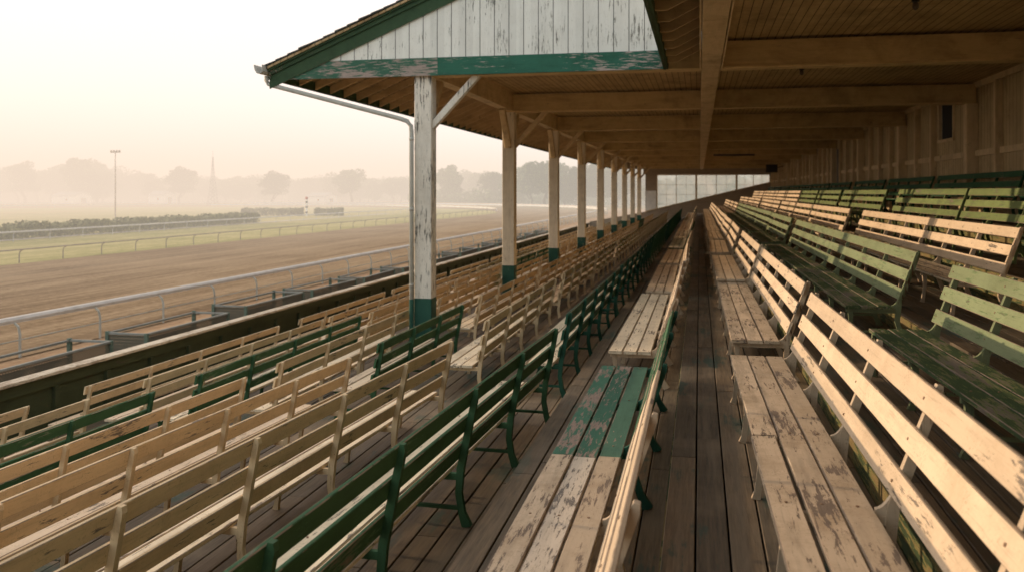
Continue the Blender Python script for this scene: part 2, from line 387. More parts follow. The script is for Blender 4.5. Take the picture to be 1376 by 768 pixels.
OWN = {('L',0,0):'peeling bench with seat slats half cream, half green, left of the aisle',
       ('L',1,0):'long dark green bench nearest the camera, second row left of the aisle',
       ('L',3,1):'short dark green three-bay bench standing before the first post',
       ('R',0,0):'nearest cream bench right of the aisle, front seat slat cracked across',
       ('R',1,1):'longest pale green bench with mossy seat, behind the cream aisle row',
       ('R',1,0):'pale green bench with flaking dark seat at the right edge of the photo',
       ('R',2,0):'long cream bench in third row up with a post shadow across its back'}
rng = random.Random(11)
for (side, r), lst in special.items():
    xf, z, xt = (rowsL if side == 'L' else rowsR)[r]
    lst = list(lst); y = lst[-1][1]
    while True:
        y0 = y + rng.uniform(.3,.65) + (.5 if rng.random() < .12 else 0); y1 = y0 + rng.choice((5.8,6.0))
        if y1 > YEND-1.2: break
        if side == 'L':
            col = {0:'cream',1:'green' if rng.random()<.6 else 'teal'}.get(r, 'tan')
            if r in (3,5) and rng.random() < .2: col = 'green'
            seat = 'cream' if rng.random() < .4 else 'greywash'
            if r == 0: seat = 'cream' if rng.random()<.5 else 'greywash'
            if r == 0 and rng.random() < .25: col = 'green'
        else:
            col = ['cream','sage','cream','moss','dkgreen'][r]; seat = {'sage':'seatgreen'}.get(col, col)
            if r == 1 and y0 > 50: col = seat = 'cream'
            if r == 3 and y0 > 45: col = seat = 'cream'
        lst.append((y0, y1, 4, col, seat, 'brace' if col in ('green','teal') and r < 3 else 'plain', None)); y = y1
    for i, (y0, y1, n, col, seat, style, sp) in enumerate(lst):
        lab = OWN.get((side, r, i))
        if not lab: lab = f"{CN[col]} slatted bench, {ORD[i]} from the camera, in the {RNAME[(side,r)]}"
        if side == 'R' or r == 0: sp = sp or 'lean'
        # the nearest benches have been pushed a little askew: their near ends stand further out
        skew = {('L',1):-.30,('L',2):-.40,('L',3):-.34,('L',4):-.24,('L',5):-.12,('R',0):.08,('R',1):.14}.get((side, r), 0) if i == 0 else 0
        rz = R(rng.uniform(-.45,.45)) + math.asin(skew/(y1-y0)); dx = skew/2 if skew else rng.uniform(-.02,.02)
        bench(xf + dx, y0, y1, n, z, col, lab, 'slatted benches in rows on the grandstand steps', seat, style, sp, rz, rng.randrange(3))

# ------------------------------------------------------------------ the grandstand
G = thing('grandstand', 'open timber racecourse grandstand with green trimmed gable and peeling white posts', 'grandstand')
def boards(x0, x1, z, y0, y1, rnd):
    mb = MB(); w = (x1-x0)/max(1, round((x1-x0)/.185)); x = x0
    while x < x1-.01:
        y = y0 - rnd.uniform(0, 3)
        while y < y1:
            L = rnd.uniform(3.2, 4.9); b = min(y+L, y1)
            dz = rnd.uniform(-.004,.002); a = max(y, y0)
            if b-a > .05:
                mb.bar((x+w/2+rnd.uniform(-.001,.001), a+.002, z-.02+dz), (x+w/2, b-.002, z-.02+dz+rnd.uniform(-.002,.002)), w-.011, .04, ch=.004)
            y = b + .003
        x += w
    return mb
rd = random.Random(3); YB = -12.0
lv = []                               # (x0, x1, z)
for n in range(8):
    x1 = rowsL[n][2]+.06; x0 = rowsL[n+1][2]+.06 if n < 7 else -10.30
    lv.append((x0, x1, rowsL[n][1]))
lv.append((-.21, 1.09, 0.0)); lv.append((1.09, 2.36, .26)); lv.append((2.36, 3.63, .51)); lv.append((3.63, 4.9, .98)); lv.append((4.9, 6.56, 1.33))
for x0, x1, z in lv:
    part('deck', boards(x0+.004, x1-.004, z, YB, YEND, rd), M['deck'], G)
sub = MB()
for x0, x1, z in lv: sub.box(x0, x1-.03, YB, YEND, z-.16, z-.06)
part('shade_backing', sub, M['dark'], G)  # near-black sheets standing in for the unlit space under the boards
ris = sorted(lv)
for (a0, a1, za), (b0, b1, zb) in zip(ris, ris[1:]):
    mb = MB(); mb.box(a1-.003, a1+.022, YB, YEND, za-.05, zb-.043); part('riser', mb, M['riser'], G)
mb = MB(); mb.box(-10.28, 6.6, YEND-.1, YEND-.02, -2.9, -2.3); part('foundation', mb, M['dark'], G)

ZT = CZ+2.14                            # underside of the tie beams
# posts with green feet and knee braces
def zdeck(x):
    for x0, x1, z in lv:
        if x0 <= x < x1: return z
    return 0
PX = -5.03; HW = .165; pz = zdeck(PX)
def post_mesh():
    mb = MB(); W = HW
    rings = []
    for z in (-.02, .6, 1.4, 2.4, ZT+.002): rings.append([(-W,-W,z),(W,-W,z),(W,W,z),(-W,W,z)])
    c = .012
    rings = [[(-W+c,-W,z),(W-c,-W,z),(W,-W+c,z),(W,W-c,z),(W-c,W,z),(-W+c,W,z),(-W,W-c,z),(-W,-W+c,z)] for z in (-.02, .8, 1.6, 2.6, ZT+.002)]
    mb.loft(rings); return mb
def foot_mesh():
    mb = MB(); W = HW+.004; c = .012
    mb.loft([[(-W+c,-W,z),(W-c,-W,z),(W,-W+c,z),(W,W-c,z),(W-c,W,z),(-W+c,W,z),(-W,W-c,z),(-W,-W+c,z)] for z in (pz, -.021)]); return mb
pm_first = post_mesh().mesh('post', [M['post']]); pm = post_mesh().mesh('post', [M['post_in']]); fm = foot_mesh().mesh('post_foot', [M['post_green']])
def brace_x():
    mb = MB(); mb.bar((HW-.03, 0, ZT-.92), (HW+.86, 0, ZT+.03), .12, .15, up=(0,1,0), ch=.01); return mb
def brace_y(s):
    mb = MB(); mb.bar((0, s*(HW-.03), ZT-.92), (0, s*(HW+.75), ZT+.03), .15, .16, up=(1,0,0), ch=.01); return mb
bx = brace_x().mesh('knee_brace', [M['post']]); bx2 = brace_x().mesh('knee_brace', [M['beam_y']])
by = [brace_y(-1).mesh('knee_brace', [M['beam_y']]), brace_y(1).mesh('knee_brace', [M['beam_y']])]
PYs = [P0+PS*i for i in range(10)]
for i, y in enumerate(PYs[:9]):
    p = link('post', pm_first if i == 0 else pm, G, (PX, y, 0))
    p['label'] = 'peeling white post under the gable end, green foot' if i == 0 else 'tan-white roof post with green foot'
    link('post_foot', fm, p); link('knee_brace', bx if i == 0 else bx2, p)
    for s in ((1,) if i == 0 else (0, 1)): link('knee_brace', by[s], p)
# beams
for i in range(-3, 10):
    y = P0+PS*i
    x0 = PX-.14 if i >= 0 else -.52
    if y > YEND-.3: continue
    mb = MB(); mb.bar((x0, y, ZT+.24), (6.56, y, ZT+.24), .30, .46, ch=.01)
    mb.bar((x0, y, ZT+.018), (6.56, y, ZT+.018), .36, .035)
    part('cross_beam', mb, M['beam_x'], G)
mb = MB(); mb.box(PX-.13, PX+.13, P0+.03, YEND-.05, ZT+.03, ZT+.52); part('plate_beam', mb, M['beam_y'], G)
mb = MB(); mb.bar((.19, YB, ZT+.17), (.19, YEND-.06, ZT+.17), .31, .42, ch=.008); mb.box(.0, .022, YB, P0-.2, ZT-.035, ZT+.45); mb.box(.358, .38, YB, P0-.2, ZT-.035, ZT+.45)
part('long_beam', mb, M['beam_y'], G)
# flat ceiling, roof, rafters
ZC = CZ+2.66
mb = MB(); mb.box(PX+.1, 6.7, P0-.1, YEND, ZC, ZC+.03); mb.box(.34, 6.7, YB, P0-.1, ZC, ZC+.03); part('ceiling', mb, M['ceiling'], G)
SL = .416; XE = -8.05; ZE = CZ+2.50    # eave: top edge of the roof
XR = .2; zr = ZE+(XR-XE)*SL
YG = 15.84                             # gable plane
YO = YG-.20
mb = MB(); mb.prism_y([(XE, ZE-.16), (XR, zr-.16), (XR, zr-.115), (XE, ZE-.115)], YO+.02, YEND+.5); part('roof_sheathing', mb, M['sheath'], G)
mb = MB(); rr = random.Random(5)       # shingle courses, stepped like the photo's ragged rake edge
x = XE-.06
while x < XR:
    x2 = min(x+.24, XR); za = ZE+(x-XE)*SL; zb = ZE+(x2+.02-XE)*SL
    mb.prism_y([(x, za-.105), (x2+.02, zb-.105), (x2+.02, zb-.085), (x, za-.065)], YO+rr.uniform(-.03,.02), YEND+.5+rr.uniform(0,.04)); x = x2
mb.prism_y([(XR, zr-.10), (7.4, zr-.10-(7.2)*SL), (7.4, zr-.05-7.2*SL), (XR, zr-.05)], YO, YEND+.5)
part('roof_shingles', mb, M['shingle'], G)
mb = MB(); mb.prism_y([(XE+.04, ZE-.165), (XE+.04, ZE-.33), (PX-.131, ZE-.33+(PX-.17-XE)*SL), (PX-.131, ZE-.165+(PX-.17-XE)*SL)], 0, .06)
rme = mb.mesh('rafter', [M['rafter']]); y = YG+.35
while y < YEND-.1: link('rafter', rme, G, (0, y, 0)); y += .78
# eave fascia and gutter
mb = MB(); mb.box(XE-.005, XE+.03, YG-.1, YEND, ZE-.36, ZE-.165); part('eave_fascia', mb, M['fascia'], G)
mb = MB()
sec = [(XE-.02,ZE-.10),(XE-.02,ZE-.22),(XE-.05,ZE-.26),(XE-.14,ZE-.26),(XE-.18,ZE-.20),(XE-.20,ZE-.10),(XE-.185,ZE-.10),(XE-.165,ZE-.19),(XE-.13,ZE-.245),(XE-.06,ZE-.245),(XE-.035,ZE-.21),(XE-.035,ZE-.10)]
mb.prism_y(sec, YO-.12, YEND); g = part('gutter', mb, M['pipe'], G)
mb = MB(); Yp = YG-.02
mb.tube([(XE-.09,Yp,ZE-.28),(XE-.09,Yp,ZE-.36),(XE-.05,Yp,ZE-.43),(XE+.06,Yp,ZE-.47),(PX-.42,Yp,CZ+1.36),(PX-.28,Yp,CZ+1.31),(PX-.205,Yp,CZ+1.22),(PX-.196,Yp,CZ+1.10),(PX-.196,Yp,pz+.05)], .044, 10)
for z in (.2, 1.6, 2.9): mb.tube([(PX-.196,Yp,z),(PX-.196,Yp,z+.06)], .048, 10)
part('downpipe', mb, M['pipe'], g, smooth=True)
mb = MB(); mb.tube([(PX-.196,Yp,pz+.03),(PX-.196,Yp,-.03)], .047, 10); part('pipe_foot', mb, M['post_green'], g)
# gable face
XN = -.58                              # left edge of the nearer roof
mb = MB()
bl = CZ+2.14; bt = bl+.33
mb.box(XE+.12, -4.72, YG-.045, YG+.005, bl, bt, 0); mb.box(-4.718, XN+.03, YG-.047, YG+.003, bl+.004, bt, 1)
part('gable_tie_board', mb, [M['trim_worn'], M['trim_green']], G)
mb = MB()
xa = XE+.75; mb.prism_y([(xa, bt), (XR, bt), (XR, zr-.2), (xa, ZE-.2+(xa-XE)*SL)], YG-.035, YG)
part('gable_boards', mb, M['gable'], G)
mb = MB()
def rk(a, b, y0, y1, mi): mb.prism_y([(XE+.0, ZE-b), (XR, zr-b), (XR, zr-a), (XE+.0, ZE-a)], y0, y1, mi)
rk(.115, .20, YG-.15, YG-.04, 0); rk(.19, .285, YG-.11, YG-.038, 0); rk(.284, .53, YG-.075, YG-.046, 1)
part('rake_board', mb, [M['fascia'], M['trim_worn']], G)
mb = MB(); mb.prism_y([(XE+.0, bl+.02), (XE+.14, bl), (XE+.14, bt-.05), (XE+.0, ZE-.3)], YG-.05, YG+.002); part('eave_return', mb, M['trim_worn'], G)
# nearer roof edge (over the camera side)
mb = MB(); mb.box(XN-.03, XN+.012, YB, YG-.08, ZT-.02, ZT+.30); mb.box(XN-.06, XN-.031, YB, YG-.08, ZT+.12, ZT+.33); mb.box(XN+.013, XN+.05, YB, YG-.05, ZT-.005, ZT+.12)
part('near_fascia', mb, M['fascia'], G)
mb = MB(); mb.prism_y([(XN-.10, ZT+.34), (3.4, ZT+.34+3.9*SL), (3.4, ZT+.40+3.9*SL), (XN-.10, ZT+.40)], YB, YG-.12); mb.prism_y([(3.4, ZT+.34+3.9*SL), (7.2, ZT+.6), (7.2, ZT+.66), (3.4, ZT+.40+3.9*SL)], YB, YG-.12)
part('near_roof', mb, M['sheath'], G)
mb = MB(); mb.prism_y([(XN+.05, ZT+.06), (XN+.20, ZT+.06), (-.002, ZT+.06+.38*SL*1.2), (-.002, ZT+.39+.5*SL), (XN+.05, ZT+.345)], 0, .055)
rme = mb.mesh('rafter_tail', [M['rafter']]); y = YG-.45
while y > YB: link('rafter_tail', rme, G, (0, y, 0)); y -= .74
# back wall with pilasters, studs, rail, window, doorway
XW = 6.60; zb = 1.30
wb = MB()
Yw0, Yw1, Yd0, Yd1 = 25.55, 27.0, 44.5, 47.8
wb.box(XW, XW+.04, YB, Yw0, zb, ZC); wb.box(XW, XW+.04, Yw1, Yd0, zb, ZC); wb.box(XW, XW+.04, Yd1, YEND, zb, ZC)
wb.box(XW, XW+.04, Yw0, Yw1, zb, CZ+1.40); wb.box(XW, XW+.04, Yw0, Yw1, CZ+2.5, ZC); wb.box(XW, XW+.04, Yd0, Yd1, CZ+2.1, ZC)
part('back_wall', wb, M['wall'], G)
for i in range(-3, 10):
    y = P0+PS*i
    if y < YB or y > YEND-.4: continue
    mb = MB(); mb.bar((XW-.13, y, zb), (XW-.13, y, ZT), .30, .26, up=(1,0,0), ch=.008); part('pilaster', mb, M['wall_trim'], G)
    for k in (1, 2, 3):
        yy = y + PS*k/4
        if yy < YEND-.3 and not (Yw0-.08 < yy < Yw1+.08) and not (Yd0 < yy < Yd1):
            mb = MB(); mb.bar((XW-.08, yy, zb), (XW-.08, yy, ZC-.15), .14, .16, up=(1,0,0), ch=.005); part('stud', mb, M['wall_trim'], G)
mb = MB()
for a, b in ((YB, Yd0), (Yd1, YEND)): mb.box(XW-.07, XW-.002, a, b, CZ+.86, CZ+1.0)
part('wall_rail', mb, M['wall_trim'], G)
mb = MB(); mb.box(XW-.07, XW-.003, YB, YEND, ZC-.14, ZC-.003); part('wall_plate', mb, M['wall_trim'], G)
w = MB(); 
for a, b, c, d in ((Yw0, Yw1, 1.36, 1.44), (Yw0, Yw1, 2.46, 2.54)): w.box(XW-.05, XW+.06, a-.06, b+.06, CZ+c, CZ+d)
for a in (Yw0-.04, Yw1-.04): w.box(XW-.04, XW+.05, a, a+.07, CZ+1.441, CZ+2.459)
wo = part('window', w, M['wall_trim'], G); mb = MB(); mb.box(XW+.06, XW+.065, Yw0, Yw1, CZ+1.4, CZ+2.5); part('pane', mb, M['dark'], wo)
d = MB(); d.box(XW-.05, XW+.06, Yd0-.1, Yd0, zb, CZ+2.1); d.box(XW-.05, XW+.06, Yd1, Yd1+.1, zb, CZ+2.1); do = part('doorway', d, M['wall_trim'], G)
mb = MB()
for a, b in ((Yd0+.003, (Yd0+Yd1)/2-.005), ((Yd0+Yd1)/2+.005, Yd1-.003)): mb.box(XW+.05, XW+.1, a, b, zb, CZ+2.12)
part('door', mb, M['iron'], do)  # dark leaves stand in for the shade inside the open doorway
# end wall with raked sill and three large windows
YE = YEND
def sill(x): return CZ + (-1.62 + (x+3.95)*(.86+1.62)/(6.35+3.95))
e = MB()
e.prism_y([(-10.3,-2.9),(6.6,-2.9),(6.6,sill(6.6)),(-3.95,sill(-3.95)),(-5.0,sill(-5.0)),(-10.3,-.9)], YE, YE+.12)
e.box(-5.2, 6.7, YE, YE+.12, CZ+1.63, ZC+.02); e.box(6.35, 6.7, YE+.001, YE+.121, sill(6.35)-.1, CZ+1.7); e.prism_y([(-5.0,-.2),(-3.95,-.2),(-3.95,CZ+1.65),(-5.0,CZ+1.65)], YE+.002, YE+.10)
e.prism_y([(XE,ZT),(PX,ZT),(PX,zr-1.9),(XE,ZE-.2)], YE+.003, YE+.10)
e.box(-5.2, 6.7, YE+.004, YE+.1, ZC, ZC+.6)
ew = part('end_wall', e, M['endwall'], G)
mb = MB(); mb.prism_y([(-4.95,sill(-4.95)+.02),(-4.0,sill(-4.0)+.02),(-4.0,CZ+.1),(-4.95,CZ+.1)], YE-.02, YE-.002); part('white_panel', mb, M['white'], ew)
mb = MB(); mb.bar((-5.0,YE-.04,sill(-5.0)+.03),(6.4,YE-.04,sill(6.4)+.03), .10, .08); part('sill_board', mb, M['wall_trim'], ew)
xs = [-3.95, -.30, 3.35, 6.35]
for a, b in zip(xs, xs[1:]):
    f = MB()
    for xx, ww in ((a, .09), (b-.09, .09), ((a+b)/2-.03, .06)): f.box(xx, xx+ww, YE-.01, YE+.05, sill(xx)+.05, CZ+1.63)
    f.box(a+.09, b-.09, YE-.008, YE+.048, CZ+1.55, CZ+1.628)
    for q in (2,):                        # thin vertical glazing bars
        for base in (a, (a+b)/2):
            xx = base + (b-a)/2*q/4; f.box(xx-.011, xx+.011, YE+.012, YE+.032, sill(xx)+.05, CZ+1.55)
    zq = CZ+1.55-.9
    while zq > sill(a)+.2:
        xe = min(b-.09, -3.95 + (zq-CZ+1.62)*(10.3/2.48)) if zq < sill(b) else b-.09
        f.box(a+.09, xe, YE+.014, YE+.034, zq-.012, zq+.012); zq -= .9
    wo = part('window', f, M['wall_trim'], ew)
    mb = MB(); mb.face([(a+.05,YE+.055,sill(a+.05)),(b-.05,YE+.055,sill(b-.05)),(b-.05,YE+.055,CZ+1.63),(a+.05,YE+.055,CZ+1.63)]); part('pane', mb, M['glass'], wo)

# parapet along the lowest step
P = thing('parapet_wall', 'dark green boarded parapet with pale worn cap along the lowest row', 'wall', (-10.4, 0, 0))
mb = MB(); mb.box(-.02, .03, YB, YEND, -2.9, -1.012); part('boarding', mb, M['parapet'], P)
mb = MB(); y = YB
while y < YEND-1: 
    L = rd.uniform(3.5, 4.5); mb.bar((.04, y, -.985), (.04, min(y+L, YEND)-.006, -.985), .24, .05, ch=.006); y += L
part('cap', mb, M['cap'], P)
mb = MB(); mb.box(.031, .075, YB, YEND, -1.21, -1.013); part('top_rail', mb, M['parapet'], P)
stm = MB(); stm.box(.032, .10, -.05, .05, -2.05, -1.212); stme = stm.mesh('stud', [M['parapet']]); y = 5.0
while y < YEND-.5:
    link('stud', stme, P, (0, y, 0)); y += 1.3

# hanging fixtures
def lamp(x, y, label):
    t = thing('ceiling_lamp', label, 'lamp', (x, y, ZC)); mb = MB()
    mb.tube([(0,0,0),(0,0,-.04)], .10, 14); mb.tube([(0,0,-.04),(0,0,-.10)], [.05,.055], 12); part('lamp_base', mb, M['iron'], t)
    mb = MB(); mb.tube([(0,0,-.10),(0,0,-.13),(0,0,-.17),(0,0,-.20),(0,0,-.215)], [.025,.04,.045,.03,.008], 12); part('bulb', mb, M['bulb'], t, smooth=True)
    mb = MB(); mb.tube([(.10,0,-.012),(.35,.05,-.012),(.9,.3,-.012)], .01, 6); part('conduit', mb, M['iron'], t)
lamp(2.85, 12.9, 'unlit ceiling lamp fixture above the nearest bay, bare bulb socket')
lamp(2.1, 19.6, 'unlit ceiling lamp fixture in the bay behind the first cross beam')
t = thing('batten_light', 'long dark unlit strip light hanging under the ceiling beams', 'light fixture', (1.85, 50.5, ZT-.12))
mb = MB(); mb.bar((-1.1,0,0),(1.1,0,0), .22, .10, ch=.02); part('housing', mb, M['iron'], t)
mb = MB(); mb.tube([(-.8,0,.05),(-.8,0,.6)], .01, 6); mb.tube([(.8,0,.05),(.8,0,.6)], .01, 6); part('hangers', mb, M['iron'], t)
t = thing('horn_speaker', 'dark loudspeaker mounted high at the far end of the back wall', 'loudspeaker', (5.6, 74, CZ+1.85))
mb = MB(); mb.loft([[(.0+a*w_, y_, b*w_*.7) for a, b in ((-1,-1),(1,-1),(1,1),(-1,1))] for w_, y_ in ((.45,-.5),(.30,-.3),(.15,-.1),(.12,.2))]); part('horn', mb, M['iron'], t)
mb = MB(); mb.bar((.1,.1,0),(.96,.1,.2), .06, .06); part('bracket', mb, M['iron'], t)

# ------------------------------------------------------------------ racecourse
ZG = CZ-4.87; OX, OY = -130.0, 190.0
def oval(r, ys=-120, seg=72):
    pts = [(OX+r, ys + (OY-ys)*i/30) for i in range(31)]
    pts += [(OX+r*math.cos(math.pi*i/seg), OY+r*math.sin(math.pi*i/seg)) for i in range(1, seg+1)]
    pts += [(OX-r, OY - (OY-ys)*i/30) for i in range(1, 31)]
    return pts
def strip(r0, r1, z):
    mb = MB(); a = oval(r0); b = oval(r1)
    for i in range(len(a)-1): mb.face([(*a[i], z), (*b[i], z), (*b[i+1], z), (*a[i+1], z)])
    return mb
mb = MB(); mb.face([(-1500,-600,ZG-.05),(900,-600,ZG-.05),(900,2200,ZG-.05),(-1500,2200,ZG-.05)]); struct('ground', mb, M['ground'])
mb = MB(); mb.face([(-24,-60,ZG-.03),(-10.3,-60,ZG-.03),(-10.3,260,ZG-.03),(-24,260,ZG-.03)]); struct('apron', mb, M['apron'])
struct('dirt_track', strip(84.7, 110.3, ZG), M['track'])
mb = MB(); q = oval(84.7); mb.face([(x, y, ZG-.02) for x, y in q]); struct('infield_grass', mb, M['grass'])

def rail(name, label, r, hgt, sp, dirn, mats, tw, ys, sag_lip=False, low=False, nmax=95):
    t = thing(name, label, 'rail', (OX+r, 0, ZG)); ox = OX+r
    pts = [p for p in oval(r)]
    # resample
    path = [(ox, ys)] + [p for p in pts if p[1] > ys+.1 or p[0] < OX]
    mb = MB(); V3 = [(x-ox, y, hgt) for x, y in path]
    rings = []
    for i, p in enumerate(V3):
        a = Vector(V3[max(i-1,0)]); b = Vector(V3[min(i+1,len(V3)-1)]); d_ = (b-a).normalized(); n_ = Vector((-d_.y, d_.x, 0))
        p = Vector(p); rings.append([p+n_*tw*u_+Vector((0,0,v_*tw)) for u_, v_ in ((-.5,-.5),(.5,-.5),(.62,0),(.4,.42),(-.4,.42),(-.62,0))])
    mb.loft(rings); part('top_rail', mb, mats[0], t)
    if low:
        mb = MB(); mb.tube([(x+.0, y, hgt*.42) for x, y, z in V3], .022, 5); part('lower_rail', mb, mats[1], t)
    pmb = MB(); o = dirn*.28
    pmb.tube([(o, 0, 0), (o, 0, hgt*.62), (o*.8, 0, hgt*.82), (o*.3, 0, hgt*.93), (0, 0, hgt-.03)], [.042,.04,.038,.036,.034], 6)
    pme = pmb.mesh('rail_post', [mats[1]]); rest = MB(); cnt = 0; L = 0
    for (xa, ya), (xb, yb) in zip(path, path[1:]):
        seg = math.hypot(xb-xa, yb-ya); s = -L % sp if L % sp else 0
        while s < seg:
            x = xa+(xb-xa)*s/seg; y = ya+(yb-ya)*s/seg; rz = math.atan2(yb-ya, xb-xa)-math.pi/2
            if cnt < nmax:
                p = link('rail_post', pme, t, (x-ox, y, 0)); p.rotation_euler = (0,0,rz)
            else:
                c_, s_ = math.cos(rz), math.sin(rz); n0 = len(rest.v)
                rest.v += [(x-ox+vx*c_-vy*s_, y+vx*s_+vy*c_, vz) for vx, vy, vz in pmb.v]
                rest.f += [tuple(n0+i for i in f) for f in pmb.f]; rest.m += pmb.m
            cnt += 1; s += sp
        L += seg
    if r > 80:
        mb = MB(); q = [Vector((x-ox, y, 0)) for x, y in path if y > 200 and x > OX-30]
        for a, b in zip(q, q[1:]):
            for zz in (hgt*.48,): mb.face([a+Vector((0,0,zz)), b+Vector((0,0,zz)), b+Vector((0,0,hgt-.06)), a+Vector((0,0,hgt-.06))])
        part('skirt_panel', mb, M['white'], t)
    if rest.v: part('rail_posts', rest, mats[1], t)['kind'] = 'stuff'
rail('outer_rail', 'white outer track rail on curved grey posts beside the box enclosures', 110.1, 1.10, 3.6, 1, [M['rail_white'], M['pipe']], .19, 12, low=True)
rail('inner_rail', 'thin dull inner rail between brown track and green infield', 84.7, .95, 4.3, -1, [M['rail_dark'], M['rail_dark']], .085, 40)
rail('turf_rail', 'white turf course rail running in front of the long hedge', 65.0, 1.0, 5.0, -1, [M['rail_white'], M['rail_white']], .16, 50, nmax=60)
mb = MB(); q = [p for p in oval(62.5) if p[1] > 30 and p[0] > OX]
mb2 = [(x, y) for x, y in q]
for (xa, ya), (xb, yb) in zip(mb2, mb2[1:]): mb.face([(xa,ya,ZG+.02),(xb,yb,ZG+.02),(xb-1.4*(1 if ya<OY else 0),yb,ZG+.02),(xa-1.4*(1 if ya<OY else 0),ya,ZG+.02)]) if yb <= OY+1 else None
struct('path', mb, simple('path_gravel', (.42,.38,.33), .9))

# box enclosures behind the outer rail
def pen_meshes():
    L, W, H = 4.5, 1.25, .90
    fr = MB(); 
    for a, b in (((0,0),(W,0)),((W,0),(W,L)),((0,0),(0,L)),((0,L),(W,L))):
        ex = .035 if a[0] != b[0] else 0
        fr.bar((a[0]+ex, a[1]+(0 if ex else .035), H), (b[0]-ex, b[1]-(0 if ex else .035), H), .07, .06, ch=.006)
    pn = MB(); pn.box(W-.006, W+.006, .05, L-.05, .06, H-.035); pn.box(.05, W-.05, -.006, .006, .06, H-.035); pn.box(-.006,.006,.05,L-.05,.06,.45)
    po = []
    for x, y, h in ((0,0,.96),(W,0,.93),(W,L,.93),(0,L,.96)):
        m = MB(); m.box(x-.05, x+.05, y-.05, y+.05, -.02, h); po.append(m.mesh('corner_post', [M['pen']]))
    return fr.mesh('top_frame', [M['pen_top']]), pn.mesh('mesh_panel', [M['mesh']]), po
fr, pn, po = pen_meshes()
for i in range(14):
    lab = 'green-posted box enclosure nearest the camera beyond the parapet' if i == 0 else f"low green-posted box enclosure beside the track rail, {ORD[i]} from the camera"
    t = thing('box_enclosure', lab, 'enclosure', (-16.7+rd.uniform(-.1,.1), 17.1+i*5.7+rd.uniform(-.25,.25), ZG-.03+rd.uniform(-.05,0)), R(rd.uniform(-1.6,1.6)), 'box enclosures beyond the parapet')
    link('top_frame', fr, t); link('mesh_panel', pn, t)
    for m in po: link('corner_post', m, t)

# leaves
def leaves(mb, c, rad, n, size, rnd, flat=1.0):
    for _ in range(n):
        while True:
            p = Vector((rnd.uniform(-1,1), rnd.uniform(-1,1), rnd.uniform(-1,1)))
            if .15 < p.length < 1: break
        if rnd.random() < .7: p = p.normalized()*rnd.uniform(.75, 1.08)
        p = Vector((c[0]+p.x*rad[0], c[1]+p.y*rad[1], c[2]+p.z*rad[2]))
        a = Vector((rnd.gauss(0,1), rnd.gauss(0,1), rnd.gauss(0,1))).normalized(); b = a.orthogonal().normalized(); s = size*rnd.uniform(.5,1.3)
        mb.face([p+a*s*.5, p+b*s*.4, p-a*s*.5, p-b*s*.4])
def tree_mesh(kind, rnd):
    tr = MB(); cr = MB()
    tr.tube([(0,0,-.3),(.05,0,.12),(.0,.05,.3),(.02,0,.62)], [.035,.026,.02,.008], 8)
    nb = {0: 26, 1: 22, 2: 30}[kind]; zc = (.56, .58, .50)[kind]; rz_ = (.36, .37, .42)[kind]; rx_ = (.34, .27, .33)[kind]
    lean = rnd.uniform(-.06,.06)
    for i in range(nb):
        while True:
            p = Vector((rnd.uniform(-1,1), rnd.uniform(-1,1), rnd.uniform(-1,1)))
            if p.length < 1: break
        x = p.x*rx_ + lean*p.z; y = p.y*rx_; z = zc + p.z*rz_*rnd.uniform(.85,1.06); s = rnd.uniform(.085,.16)
        if i % 3 == 0: tr.tube([(0,0,max(.15,z-.22)),(x*.6,y*.6,z-.07),(x,y,z)], [.012,.007,.003], 5)
        leaves(cr, (x,y,z), (s*1.1,s*1.1,s*.8), 150, .05, rnd)
    leaves(cr, (0,0,zc), (rx_*.8,rx_*.8,rz_*.8), 500, .07, rnd)
    return tr.mesh('trunk', [M['bark']]), cr.mesh('crown', [M['leaf' if kind != 1 else 'leaf2']])
rt = random.Random(21)
TM = [tree_mesh(k % 3, rt) for k in range(7)]
TH = math.atan(252/1200); cs, sn = math.cos(TH), math.sin(TH)
def at(px, d):                          # ground position seen at photo column px, depth d
    xc = (px-688)/1200*d; return (xc*cs - d*sn, xc*sn + d*cs)
LABT = ['hazy round-crowned tree in the tree line beyond the track', 'pale loose-crowned tree in the tree line beyond the track', 'broad low-branching tree in the tree line beyond the track']
def tree(px, d, top, wid=1.0, k=None, label=None, grp='trees beyond the racetrack'):
    k = rt.randrange(7) if k is None else k; x, y = at(px, d); H = 4.87 + (258-top)*d/1200
    t = thing('tree', label or LABT[k % 3], 'tree', (x, y, ZG-.06), rt.uniform(0, 6.28), grp if not label else None)
    s = H/.97; t.scale = (s*wid, s*wid, s)
    link('trunk', TM[k][0], t); link('crown', TM[k][1], t)
prof = [(-60,226),(0,222),(35,217),(60,226),(92,212),(118,210),(140,216),(165,226),(190,228),(215,232),(243,224),(262,232),(290,234),(318,230),(350,236),(368,230),(395,236),(425,233),(455,230),(475,224),(500,236),(535,232),(560,228),(590,230),(606,222),(630,226),(655,236),(668,228),(690,236)]
def ptop(px):
    for (a, ta), (b, tb) in zip(prof, prof[1:]):
        if a <= px <= b: return ta+(tb-ta)*(px-a)/(b-a)
    return 232
px = -70
while px < 720:
    tree(px, rt.uniform(400, 450), ptop(px)+rt.uniform(1,9), rt.uniform(1.0,1.5)); px += rt.uniform(9,14)
px = -60
while px < 700:
    tree(px, rt.uniform(470, 520), 236+rt.uniform(-3,5), rt.uniform(1.2,1.8)); px += rt.uniform(20,30)
for a in ((32,380,216,1.2),(104,380,208,1.1),(128,385,212,1.2),(243,380,223,1.2),(368,350,229,1.3),(470,360,224,1.2),(604,330,221,1.05),(664,335,226,1.0)): tree(*a)
for a in ((712,300,217,1.0),(735,290,210,1.1),(760,298,214,1.0),(782,290,218,1.1),(806,300,216,1.1),(832,290,220,1.1),(856,300,215,1.1),(690,320,232,1.1)): tree(*a)
px = 880
